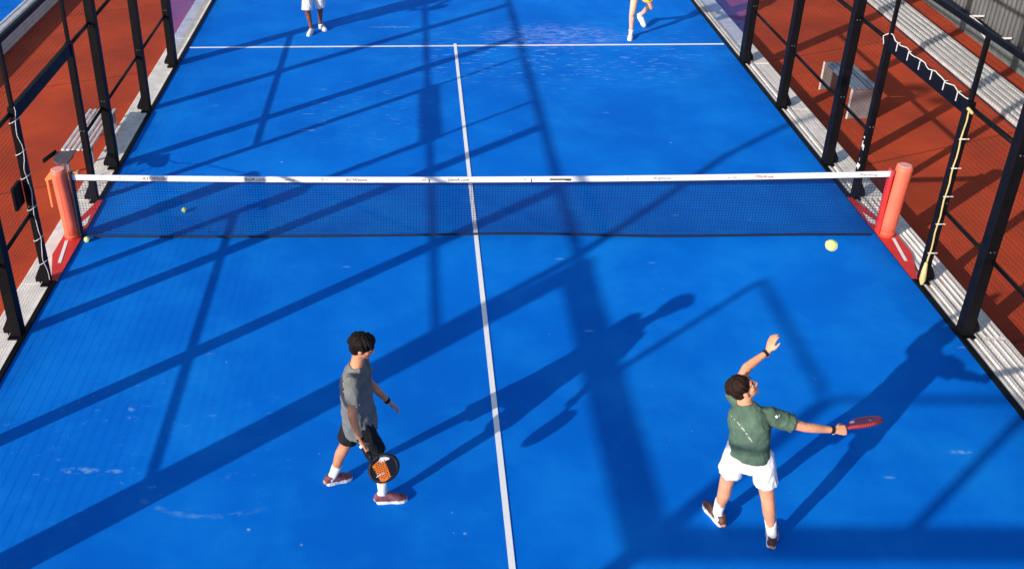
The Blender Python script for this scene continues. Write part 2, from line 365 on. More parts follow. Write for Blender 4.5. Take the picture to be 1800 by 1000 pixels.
# ------------------------------------------------------------------ the enclosure of the court
PX = 5.10
def wire_panel(bm, axis, fixed, a0, a1, z0, z1, st=0.05, r=0.0011):
    """welded mesh of real wires; axis 'y' runs along y at x=fixed, axis 'x' the other way"""
    n = max(1, round((a1 - a0) / st)); k = max(1, round((z1 - z0) / st))
    pt = (lambda a, z, d: (fixed + d, a, z)) if axis == 'y' else (lambda a, z, d: (a, fixed + d, z))
    for i in range(1, n):
        a = a0 + (a1 - a0) * i / n; prism(bm, pt(a, z0, 0), pt(a, z1, 0), r * .5, 4, caps=False)
    for i in range(0, k + 1):
        z = z0 + (z1 - z0) * i / k; prism(bm, pt(a0, z, 0.004), pt(a1, z, 0.004), r, 4, caps=False)
def make_post(parent, x, y, wx, wy, z1, out, z0=0.0, foot=True):
    bm = B(); box(bm, (x - wx / 2, y - wy / 2, z0), (x + wx / 2, y + wy / 2, z1), 0.006)
    p = obj('post', bm, MT['black'], parent)
    if foot:
        bm = B()
        box(bm, (x - wx / 2 - .02 if out < 0 else x - wx / 2 - .01, y - wy / 2 - .05, -0.002), (x + wx / 2 + .02, y + wy / 2 + .05, 0.016), 0.003)
        xo = x + out * (wx / 2 + .045)
        bm2 = [V((x + out * wx / 2, y - .008, .016)), V((xo + out * .05, y - .008, .016)), V((xo + out * .05, y - .008, .07)), V((x + out * wx / 2, y - .008, .26))]
        f0 = [bm.verts.new(v) for v in bm2]; f1 = [bm.verts.new(v + V((0, .016, 0))) for v in bm2]
        bm.faces.new(f0); bm.faces.new(f1[::-1])
        for i in range(4): bm.faces.new((f0[i], f0[(i + 1) % 4], f1[(i + 1) % 4], f1[i]))
        for dx, dy in ((.03, -.035), (.03, .035)):
            prism(bm, (x + out * (wx / 2 + dx), y + dy, .016), (x + out * (wx / 2 + dx), y + dy, .045), .009, 6)
        obj('foot_plate', bm, MT['black'], p)
        # bright bolt heads on the court side
        for z in (0.95, 2.05):
            if z < z1 - .1:
                for dx in (-.02, .02): bm = B(); prism(bm, (x + dx, y - wy / 2 - .006, z + .1), (x + dx, y - wy / 2, z + .1), .007, 6); obj('bolt', bm, MT['alu'], p)
    return p
def side_fence(s, label):
    X = s * PX
    root = empty('court_fence', (X, 0, 0)); tag(root, label, 'fence', 'side fences of the court')
    for y in (-6, -4, -2, 2, 4, 6):
        w = (0.12, 0.13) if abs(y) < 6 else (0.12, 0.22)
        make_post(root, X, y, w[0], w[1], 3.0 if abs(y) < 6 else 3.06, s)
    for y in (-1, 1):                                       # gate posts: stout to the lintel, thin above
        make_post(root, X, y, 0.085, 0.085, 2.26, s)
        make_post(root, X, y, 0.045, 0.045, 3.0, s, z0=2.26, foot=False)
    ys = [-6, -4, -2, -1, 1, 2, 4, 6]
    for a, b in zip(ys, ys[1:]):
        gate = (a == -1)
        if not gate:
            bm = B(); wire_panel(bm, 'y', X, a + .05, b - .05, 0.05, 2.97); obj('mesh_panel', bm, MT['wire'], root)
            for z, r in ((0.94, .024), (2.18, .027)):
                bm = B(); prism(bm, (X + s * .03, a + .05, z), (X + s * .03, b - .05, z), r, 8); obj('rail', bm, MT['black'], root, True)
        else:
            bm = B(); wire_panel(bm, 'y', X, a + .03, b - .03, 2.29, 2.97); obj('mesh_panel', bm, MT['wire'], root)
            bm = B(); box(bm, (X - .03, a + .045, 2.10), (X + .03, b - .045, 2.255), 0.006); obj('lintel', bm, MT['black'], root)
        bm = B(); box(bm, (X - .022, a, 2.972), (X + .022, b, 3.035), 0.004) ; obj('top_rail', bm, MT['black'], root)
    for a, b in ((-10, -6), (6, 10)):                        # glass bays next to the back walls
        for k in range(2):
            y0 = a + 2 * k; 
            bm = B(); box(bm, (X - .006, y0 + (.13 if y0 == 6 else .01), .03), (X + .006, y0 + 2 - (.13 if y0 == -8 else .01), 2.86)); obj('glass_panel', bm, MT['glass'], root)
        bm = B(); box(bm, (X - .03, a + (.12 if a > 0 else 0), 2.87), (X + .03, b - (.12 if a < 0 else 0), 3.06), .005); obj('top_beam', bm, MT['black'], root)
        e = -1 if a < 0 else 1; ye = 10 * e; yi = 8 * e
        make_post(root, X, yi, .05, .05, 3.95, s, z0=3.06, foot=False)
        bm = B(); box(bm, (X - .022, min(ye, yi), 3.951), (X + .022, max(ye, yi), 4.0), .004); obj('top_rail', bm, MT['black'], root)
        bm = B(); wire_panel(bm, 'y', X, min(ye, yi) + .03, max(ye, yi) - .03, 3.08, 3.95); obj('mesh_panel', bm, MT['wire'], root)
    return root
FL = side_fence(-1, 'black steel mesh fence along the left side of the blue court')
FR = side_fence(1, 'black steel mesh fence along the right side of the blue court')
def back_wall(e, label):
    y = 10.1 * e; root = empty('back_wall', (0, y, 0)); tag(root, label, 'glass wall', 'glass back walls')
    for x in (-5.1, -3.05, -1.02, 1.02, 3.05, 5.1):
        edge = abs(x) > 5
        make_post(root, x, y + (0.0 if not edge else .0), .11 if edge else .07, .11 if edge else .07, 3.95, 1 if x > 0 else -1, z0=0.0 if edge else 3.065, foot=False)
    for k in range(5):
        xa = -5.04 + k * 2.016
        bm = B(); box(bm, (xa + .01, y - .006, .03), (xa + 2.006, y + .006, 2.86)); obj('glass_panel', bm, MT['glass'], root)
    bm = B(); box(bm, (-5.04, y - .03, 2.87), (5.04, y + .03, 3.06), .005); obj('top_beam', bm, MT['black'], root)
    bm = B(); box(bm, (-5.15, y - .022, 3.951), (5.15, y + .022, 4.0), .004); obj('top_rail', bm, MT['black'], root)
    bm = B(); wire_panel(bm, 'x', y, -5.03, 5.03, 3.08, 3.95); obj('mesh_panel', bm, MT['wire'], root)
back_wall(-1, 'glass back wall with black posts, on the near side of the court')
back_wall(1, 'glass back wall with black posts, beyond the far service line')
# floodlight mast whose long curved shadow crosses the court
mast = empty('floodlight_mast', (-5.33, -6.0, GZ)); tag(mast, 'tall black floodlight mast with bowed top beside the left fence', 'floodlight')
bm = B(); curve_tube(bm, [(-5.33, -6.0, GZ), (-5.33, -6.0, 2.0), (-5.38, -5.98, 3.1), (-5.62, -5.93, 3.8), (-5.95, -5.88, 4.6), (-6.02, -5.92, 5.2), (-5.75, -5.98, 5.7), (-5.2, -6.0, 5.95)], .055, 10)
obj('pole', bm, MT['black'], mast, True)
for x, y in ((-5.15, -5.7), (-4.95, -6.25)):
    bm = B(); box(bm, (x - .22, y - .13, 5.93), (x + .22, y + .13, 6.0), .01); obj('lamp_head', bm, MT['black'], mast)
# ------------------------------------------------------------------ net
net = empty('padel_net', (0, 0, 0)); tag(net, 'low black net with printed white top tape, stretched between two coral padded posts', 'net')
def tz(x): return 0.82 + 0.055 * (x / 5.0) ** 2
def bz(x): return 0.02 + 0.022 * math.exp(-((x + .3) / 1.6) ** 2) + 0.006 * math.sin(x * 2.1)
def yb(x): return 0.012 * math.sin(x * 1.3 + 1) * 1.2
bm = B(); N = 266
xs = [-4.98 + 9.96 * i / N for i in range(N + 1)]
for x in xs: prism(bm, (x, yb(x), bz(x)), (x, 0, tz(x) - .04), .0023, 4, caps=False)
for k in range(1, 22):
    f = k / 22
    pr = None
    for i in range(0, N + 1, 7):
        x = xs[i]; p = V((x, yb(x) * (1 - f), bz(x) + (tz(x) - .04 - bz(x)) * f))
        if pr is not None: prism(bm, pr, p, .0023, 4, caps=False)
        pr = p
obj('net_mesh', bm, MT['net'], net)
def ribbon(fz0, fz1, th, x0, x1, n=60):
    bm = B(); rings = []
    for i in range(n + 1):
        x = x0 + (x1 - x0) * i / n
        rings.append([bm.verts.new(c) for c in ((x, -th, fz0(x)), (x, -th, fz1(x)), (x, th, fz1(x)), (x, th, fz0(x)))])
    for a, b in zip(rings, rings[1:]):
        for i in range(4): bm.faces.new((a[i], a[(i + 1) % 4], b[(i + 1) % 4], b[i]))
    bm.faces.new(rings[0]); bm.faces.new(rings[-1][::-1])
    return bm
tape = obj('top_tape', ribbon(lambda x: tz(x) - .037, lambda x: tz(x) + .037, .006, -5.02, 5.02), MT['tape'], net)
obj('tape_hem', ribbon(lambda x: tz(x) - .050, lambda x: tz(x) - .038, .004, -5.0, 5.0), MT['navy'], net)
bm = B(); curve_tube(bm, [(x, yb(x), bz(x)) for x in xs[::6]], .016, 6); obj('bottom_cord', bm, MT['navy'], net, True)

def text_mesh(body, size, shear=0.0, bold=0.0):
    c = bpy.data.curves.new('t', 'FONT'); c.body = body; c.size = size; c.shear = shear; c.offset = bold; c.align_x = 'CENTER'; c.align_y = 'CENTER'; c.resolution_u = 2
    o = bpy.data.objects.new('t', c); COL.objects.link(o)
    dg = bpy.context.evaluated_depsgraph_get(); me = bpy.data.meshes.new_from_object(o.evaluated_get(dg))
    bpy.data.objects.remove(o); bpy.data.curves.remove(c)
    return me
def on_tape(body, px, size, material, sx=1.0, dz=0.0, shear=0.0, bold=0.0):
    x = (px - 130) / 1430 * 9.89 - 4.95
    me = text_mesh(body, size, shear, bold)
    for v in me.vertices: v.co = V((x + v.co.x * sx, -0.0085, tz(x) + dz + v.co.y))
    o = link('lettering', me, material, tape); return o
for body, px, size, k, sx, sh in (
    ('• ,-', 216, .055, 'inkgrey', 1.2, 0), ('ATOMeeb', 272, .052, 'inkred', 1.25, .2), ("' ' :", 396, .055, 'inkgrey', 1.2, 0),
    ('BelA.com', 452, .056, 'ink', 1.15, 0), ('~', 514, .10, 'inkred', 2.2, 0), ('▽ •', 574, .05, 'inkgrey', 1.1, 0),
    ('ACWeeee', 631, .052, 'inkred', 1.15, .2), ('—', 690, .05, 'inkgrey', 2.2, 0), ('m', 751, .055, 'inkgrey', 1.3, 0), ('GlenA.com', 811, .053, 'ink', 1.05, .2),
    (',', 861, .05, 'inkgrey', 1.0, 0), ('b-', 930, .05, 'inkgrey', 1.0, 0), ('L: :', 1112, .05, 'inkgrey', 1.2, 0), ('Brightsoul', 1169, .048, 'inkgrey', 1.05, .1),
    ('ar Tis', 1291, .045, 'inkgrey', 1.0, 0), ('MikAnek.', 1348, .052, 'inkred', 1.15, .1), ('Shermoag', 1527, .05, 'inkgrey', 1.05, 0)):
    on_tape(body, px, size * 1.12, MT[k], sx * .92, 0.0, sh, 0.0)
bm = B(); x = (991 - 130) / 1430 * 9.89 - 4.95
box(bm, (x - .13, -.0085, tz(x) - .012), (x + .13, -.007, tz(x) + .008)); box(bm, (x + .06, -.0088, tz(x) - .02), (x + .13, -.0072, tz(x) - .002))
for px in (760, 940):
    xx = (px - 130) / 1430 * 9.89 - 4.95; box(bm, (xx - .006, -.009, tz(xx) - .034), (xx + .006, -.0071, tz(xx) + .01))
obj('lettering', bm, MT['ink'], tape)

for s in (-1, 1):
    X = s * 5.10
    bm = B(); tilt = .03 * s
    loft(bm, [(X, 0, 0.02), (X, 0, .25), (X + tilt * .5, 0, .6), (X + tilt, 0, .93), (X + tilt, 0, .985)], [.098, .098, .096, .095, .092], n=24, round0=False, round1=False)
    pst = obj('net_post', bm, MT['coral'], net, True)
    bm = B(); prism(bm, (X + tilt, 0, .986), (X + tilt, 0, .992), .080, 24, .074); obj('cap', bm, MT['capgrey'], pst)
    bm = B(); box(bm, (X - s * .115 - .012, -.045, .05), (X - s * .115 + .012, .06, .93), .004); obj('inner_strip', bm, MT['redvinyl' if s > 0 else 'navy'], pst)  # strip on the inner side, red on the right post, dark on the left
    for z in (.07,):
        bm = B(); k = X + tilt * max(0, (z - .3) / .63); loft(bm, [(k, 0, z - .018), (k, 0, z + .018)], [.1005 if z < .3 else .097] * 2, n=24, round0=False, round1=False); obj('pad_strap', bm, MT['padseam'], pst, True)
    bm = B(); prism(bm, (X, -.0985, .05), (X + tilt, -.094, .93), .004, 6); obj('seam', bm, MT['padseam'], pst)
    # red vinyl skirts with a pale arrow, tapering along the turf edge
    f = lambda x: x * s
    sk = sheet('skirt', [(f(4.985), -1.0), (f(5.055), -1.0), (f(5.23), -.42), (f(5.23), .1), (f(5.05), .95), (f(4.985), .95)], 0.0265, MT['redvinyl'], None, pst)
    sheet('arrow', [(f(5.06), -.62), (f(5.10), -.62), (f(5.17), -.1), (f(5.13), -.1)], 0.0305, MT['tape'], None, pst)
    sheet('arrow', [(f(5.01), .30), (f(5.03), .55), (f(5.17), .12), (f(5.13), .10)], 0.0305, MT['tape'], None, pst)
# winch bracket and strap on the left post
bm = B()
f0 = [(-5.20, .03, .96), (-5.30, .03, .87), (-5.30, .03, .855), (-5.20, .03, .90)]
f0 = [V(p) for p in ((-5.19, -.02, .99), (-5.31, -.02, .86), (-5.305, -.02, .83), (-5.19, -.02, .87))]
a = [bm.verts.new(p) for p in f0]; b = [bm.verts.new(p + V((0, .07, 0))) for p in f0]; bm.faces.new(a); bm.faces.new(b[::-1])
for i in range(4): bm.faces.new((a[i], a[(i + 1) % 4], b[(i + 1) % 4], b[i]))
OE = mat('orange_enamel', (0.80, 0.26, 0.08), 0.45)
obj('winch_bracket', bm, OE, net)
bm = B(); box(bm, (-5.30, -.012, .46), (-5.275, .012, .85), .004); obj('winch_handle', bm, OE, net)
bm = B(); box(bm, (-5.03, .02, .86), (-4.90, .10, .93), .01); obj('tape_buckle', bm, OE, net)

# ------------------------------------------------------------------ cords tied to the fences
cd = empty('tie_cord', (-5.03, -1.07, 0)); tag(cd, 'thin pale cord wound down the left gate post with small ties', 'cord')
bm = B(); pts = []
for i in range(46):
    f = i / 45; z = 2.28 - 2.2 * f; ph = f * 26
    pts.append((-5.10 + .055 * math.cos(ph) + .012 * math.sin(ph * 2.7), -1.055 + .012 * math.sin(ph * 1.3) - .01, z))
curve_tube(bm, [(p[0] * .25 - 5.045 * .75, p[1], p[2]) for p in pts], .0045, 6); obj('cord', bm, MT['wcord'], cd, True)
for z in (2.1, 1.72, 1.42, 1.02, .62, .3):
    bm = B()
    for a in range(10):
        t0, t1 = a / 10 * 6.283, (a + 1) / 10 * 6.283
        prism(bm, (-5.10 + .058 * math.cos(t0), -1.0 + .07 * math.sin(t0), z + .03 * math.cos(t0)), (-5.10 + .058 * math.cos(t1), -1.0 + .07 * math.sin(t1), z + .03 * math.cos(t1)), .004, 5)
    obj('tie', bm, MT['wcord'], cd)
cd = empty('tie_cord', (5.1, 0, 2.3)); tag(cd, 'white cord lashed along the top beam of the right gate opening', 'cord')
bm = B(); pts = [(5.07, 1.07, 2.14), (5.05, 1.08, 2.24)]
for i in range(30):
    f = i / 29; y = 1.02 - 2.0 * f; pts.append((5.085 + .01 * math.sin(i * 1.9), y, 2.272 + .015 * math.sin(i * 1.1) + (.02 if i < 3 else 0)))
curve_tube(bm, pts, .006, 6); obj('cord', bm, MT['wcord'], cd, True)
for i in range(6):
    y = .72 - i * .30; bm = B(); box(bm, (5.062, y - .006, 2.17), (5.068, y + .004, 2.275), .0); box(bm, (5.062, y - .004, 2.2765), (5.10, y + .004, 2.2825)); obj('tie', bm, MT['wcord'], cd)
cd = empty('strap', (5.04, -1.05, 0)); tag(cd, 'pale yellow strap taped down the right gate post, knotted at its foot', 'strap')
bm = B(); pts = [(5.075 + .006 * math.sin(i * 1.7), -1.058, 2.16 - i * .106) for i in range(20)]
loft(bm, pts, [.010] * 20, [.006] * 20, side=(1, 0, 0), n=8); obj('webbing', bm, MT['ycord'], cd, True)
bm = B(); loft(bm, [(5.04, -1.10, .30), (5.03, -1.12, .2), (5.03, -1.13, .10), (5.04, -1.12, .045)], [.018, .030, .034, .02], n=14); obj('knot', bm, MT['ycord'], cd, True); bm = B(); loft(bm, [(5.06, -1.06, 2.20), (5.10, -1.08, 2.16)], [.018, .018], n=10); obj('knot', bm, MT['ycord'], cd, True)
for z in (1.85, 1.5, 1.15, .8, .42):
    bm = B(); box(bm, (5.045, -1.072, z - .006), (5.152, -1.067, z + .006)); obj('tie', bm, MT['wcord'], cd)
bm = B(); box(bm, (-5.19, -1.26, 1.11), (-5.150, -1.04, 1.39), .004, mi=1); box(bm, (-5.152, -1.245, 1.128), (-5.142, -1.055, 1.372), .003, mi=0); box(bm, (-5.185, -1.266, 1.128), (-5.156, -1.258, 1.372), 0, mi=1)
tag(obj('latch_box', bm, [MT['black'], MT['wcord']], None), 'small black box with a white edge fixed to the left mesh fence', 'box')
# specks of white paint/tape residue on the right thin gate post
bm = B(); random.seed(3)
for k in range(9):
    z = .25 + random.random() * .75; box(bm, (5.055, .955 + random.random() * .05, z), (5.062 , .97 + random.random() * .06, z + .02 + random.random() * .03))
tag(obj('tape_scraps', bm, MT['wcord']), 'torn white scraps of tape stuck on the far right gate post', 'tape')

# ------------------------------------------------------------------ furniture and things beside the court
bn = empty('slatted_bench', (-5.62, 2.75, GZ)); tag(bn, 'small slatted aluminium bench on the red walkway outside the left fence', 'bench')
bm = B()
for k in range(6): box(bm, (-5.86 + k * .075, 2.05, .225), (-5.86 + k * .075 + .045, 3.5, .25), .006)
obj('seat', bm, MT['plank'], bn)
bm = B()
for k in range(3): box(bm, (-5.90 - k * .012, 2.05, .42 + k * .085), (-5.885 - k * .012, 3.5, .42 + k * .085 + .055), .004)
for y in (2.16, 3.40):
    for x in (-5.84, -5.46):
        b2 = B(); box(b2, (x - .02, y - .02, GZ), (x + .02, y + .02, .2), .004); obj('leg', b2, MT['alublue'], bn)
    b2 = B(); box(b2, (-5.86, y - .02, .2), (-5.44, y + .02, .224), .003); obj('cross_bar', b2, MT['alublue'], bn)
bm.free()
tr_ = empty('folding_tray', (-5.6, 1.3, GZ)); tag(tr_, 'small dark grey folding tray on a thin stand behind the left net post', 'tray')
bm = B(); c = [(-5.71, 1.46), (-5.58, 1.47), (-5.45, 1.53), (-5.42, 1.30), (-5.44, 1.10), (-5.56, 1.10), (-5.66, 1.20)]
a = [bm.verts.new((x, y, .485 + .02 * (x + 5.5))) for x, y in c]; b = [bm.verts.new((x, y, .505 + .02 * (x + 5.5))) for x, y in c]
bm.faces.new(a[::-1]); bm.faces.new(b)
for i in range(len(c)): k = (i + 1) % len(c); bm.faces.new((a[i], a[k], b[k], b[i]))
obj('tray_top', bm, MT['bag'], tr_)
bm = B(); box(bm, (-.012, -.15, -.03), (.012, .15, .03), .004, rot=Matrix.Rotation(R(-16), 3, 'Z'))
for v in bm.verts: v.co += V((-5.745, 1.33, .50))
obj('end_board', bm, MT['black'], tr_)
for x, y in ((-5.62, 1.42), (-5.50, 1.16)): bm = B(); prism(bm, (x, y, GZ), (x, y, .484), .010, 8); obj('leg', bm, MT['alublue'], tr_)
bm = B(); curve_tube(bm, [(-5.44, 1.34, .50), (-5.40, 1.1, .56), (-5.36, .8, .72), (-5.26, .42, .84), (-5.20, .10, .95)], .005, 6); obj('strap', bm, MT['redvinyl'], tr_, True)

# waterfall bench of bent sheet metal on the right
wb = empty('metal_bench', (6.45, 4.6, GZ)); tag(wb, 'bent sheet metal bench with closed ends on the red ground outside the right fence', 'bench')
xa, xb, ya, yb2 = 6.16, 6.60, 3.95, 5.15
bm = B()
for k in range(5): box(bm, (xa + k * .09, ya + .03, .288), (xa + k * .09 + .078, yb2 - .03, .312), .005)
obj('seat', bm, MT['alublue'], wb)
for y in (ya, yb2):
    bm = B(); box(bm, (xa + .02, y - .012, GZ + .004), (xb - .02, y + .012, .287), .008); obj('end_panel', bm, MT['alu'], wb)
    for x in (xa, xb): bm = B(); box(bm, (x - .0125, y - .02, GZ + .004), (x + .0125, y + .02, .31), .006); obj('leg', bm, MT['plank'], wb)

# plank strip and grey wall on the right
st = empty('plank_walkway', (8.8, 6, GZ)); tag(st, 'long walkway of parallel aluminium planks running along the red ground near the wall', 'walkway')
d0, d1 = V((8.25, -8.0, 0)), V((9.0, 14.0, 0)); dd = (d1 - d0).normalized(); pp = V((dd.y, -dd.x, 0))
for k in range(6):
    bm = B(); off = k * .125
    c = [d0 + pp * off, d0 + pp * (off + .058), d1 + pp * (off + .058), d1 + pp * off]
    a = [bm.verts.new(v + V((0, 0, GZ + .02))) for v in c]; b = [bm.verts.new(v + V((0, 0, GZ + .085))) for v in c]
    bm.faces.new(a[::-1]); bm.faces.new(b)
    for i in range(4): bm.faces.new((a[i], a[(i + 1) % 4], b[(i + 1) % 4], b[i]))
    obj('plank', bm, MT['plank'], st)
bm = B(); c = [d0 - pp * .03, d0 + pp * .75, d1 + pp * .75, d1 - pp * .03]
a = [bm.verts.new(v + V((0, 0, GZ + .004))) for v in c]; b = [bm.verts.new(v + V((0, 0, GZ + .018))) for v in c]
bm.faces.new(a[::-1]); bm.faces.new(b)
for i in range(4): bm.faces.new((a[i], a[(i + 1) % 4], b[(i + 1) % 4], b[i]))
obj('bearer', bm, MT['navy'], st)

wl = empty('metal_wall', (9.8, 5, GZ)); tag(wl, 'grey corrugated sheet metal wall with a dark rail along its foot, far right', 'wall')
w0, w1 = V((9.28, -8.0, 0)), V((10.4, 16.0, 0)); wd = (w1 - w0).normalized(); wn = V((-wd.y, wd.x, 0)); L = (w1 - w0).length
bm = B(); prof = [(0, 0), (.05, 0), (.075, .035), (.125, .035), (.15, 0)]
pts = []; t = 0
while t < L:
    for u, h in prof[:-1]: pts.append((t + u, h))
    t += .15
lo = [bm.verts.new(w0 + wd * u + wn * h + V((0, 0, .06))) for u, h in pts]; hi = [bm.verts.new(w0 + wd * u + wn * h + V((0, 0, 4.2))) for u, h in pts]
for i in range(len(pts) - 1): bm.faces.new((lo[i], lo[i + 1], hi[i + 1], hi[i]))
sh = obj('cladding', bm, MT['sheet'], wl); md = sh.modifiers.new('t', 'SOLIDIFY'); md.thickness = .004
def oblong(bm, n0, n1, z0, z1, u0=0, u1=None):
    u1 = L if u1 is None else u1
    c = [w0 + wd * u0 + wn * n0, w0 + wd * u1 + wn * n0, w0 + wd * u1 + wn * n1, w0 + wd * u0 + wn * n1]
    a = [bm.verts.new(v + V((0, 0, z0))) for v in c]; b = [bm.verts.new(v + V((0, 0, z1))) for v in c]
    bm.faces.new(a[::-1]); bm.faces.new(b)
    for i in range(4): bm.faces.new((a[i], a[(i + 1) % 4], b[(i + 1) % 4], b[i]))
bm = B(); oblong(bm, -.1, .045, GZ, .058); obj('plinth', bm, MT['gunmetal'], wl)
bm = B(); oblong(bm, .10, .17, .12, .20); oblong(bm, .10, .12, .202, .22)
for k in range(12): oblong(bm, .036, .099, .13, .19, 1 + k * 2, 1.06 + k * 2)
obj('rail', bm, MT['navy'], wl)
# small white truss bracket on the wall
br = empty('truss_bracket', (9.7, 6.6, .4)); tag(br, 'small white triangular truss bracket sticking out of the grey wall', 'bracket')
bm = B(); q0, q1, q2 = V((9.66, 7.35, .34)), V((9.30, 6.05, .36)), V((9.60, 6.25, .30))
for a, b in ((q0, q1), (q1, q2), (q2, q0)): prism(bm, a, b, .022, 6)
for f in (.3, .6, .85): prism(bm, q0.lerp(q1, f), q0.lerp(q2, f + .08), .014, 6)
for a in (q0, q2): prism(bm, a, a + V((.25, 0, 0)), .02, 6)
obj('frame', bm, MT['wcord'], br)

# ------------------------------------------------------------------ balls
def ball(loc, label, r=.0335, parent=None):
    t = empty('padel_ball', loc); tag(t, label, 'ball', 'yellow padel balls')
    bm = B(); ellip(bm, loc, (r, r, r), seg=24); obj('felt', bm, MT['ball'], t, True)
    bm = B(); pts = []
    for i in range(41):
        a = i / 40 * 2 * math.pi
        p = V((math.cos(a) + .28 * math.cos(3 * a) * -1, math.sin(a) + .28 * math.sin(3 * a), .9 * math.cos(2 * a) * .75)).normalized() * (r + .0004)
        pts.append(V(loc) + p)
    for a, b in zip(pts, pts[1:]): prism(bm, a, b, .0014, 5)
    obj('seam', bm, MT['seam'], t)
ball((-3.82, .66, .0335), 'yellow ball lying on the blue court just behind the left part of the net', .0335)
ball((-4.90, -.08, .0335), 'yellow green ball lying against the foot of the left net post', .036)
ball((1.66, -5.78, 3.44), 'yellow ball in the air above the raised hand of the player in green', .0335)

# ------------------------------------------------------------------ people
def fbm(p, s): return noise.noise(p * s)
def frame(f, u=V((0, 0, 1))):
    f = V(f).normalized(); r = f.cross(V(u)).normalized(); u2 = r.cross(f)
    return Matrix((r, f, u2)).transposed()                  # columns: right, forward, up
def hand(bm, wrist, d, n, s=1.0, curl=0.4, thumb=1, spread=0.0):
    """palm, four unequal fingers bent towards n, and a thumb on the side thumb*w"""
    wrist, d = V(wrist), V(d).normalized(); n = V(n); n = (n - d * n.dot(d)).normalized(); w = d.cross(n).normalized()
    loft(bm, [wrist - d * .03 * s, wrist + d * .012 * s, wrist + d * .045 * s, wrist + d * .082 * s], [.024 * s, .029 * s, .039 * s, .040 * s], [.020 * s, .017 * s, .015 * s, .012 * s], side=w, n=12)
    for k, (off, ln) in enumerate(((-.031, .066), (-.0105, .076), (.0105, .071), (.031, .056))):
        off *= -thumb
        p = wrist + d * (.086 - .004 * abs(k - 1.3)) * s + w * off * s
        pts = [p - d * .02 * s, p]; ang = 0; dirn = d
        for seg in (.42, .32, .26):
            ang += curl * (1.0 if seg > .4 else 1.15)
            dirn = (d * math.cos(ang) + n * math.sin(ang) + w * (off * spread)).normalized()
            p = p + dirn * ln * seg * s; pts.append(p)
        r = .0088 * s
        loft(bm, pts, [r * 1.05, r * 1.05, r, r * .93, r * .82], n=8)
    b = wrist + d * .028 * s + w * .026 * thumb * s; t1 = (d * .70 + w * .65 * thumb + n * (.35 + .3 * curl)).normalized()
    t2 = (d * .85 + w * .15 * thumb + n * (.5 * curl + .2)).normalized()
    loft(bm, [b, b + t1 * .034 * s, b + t1 * .034 * s + t2 * .03 * s, b + t1 * .034 * s + t2 * .052 * s], [.014 * s, .0112 * s, .0098 * s, .0075 * s], n=8)

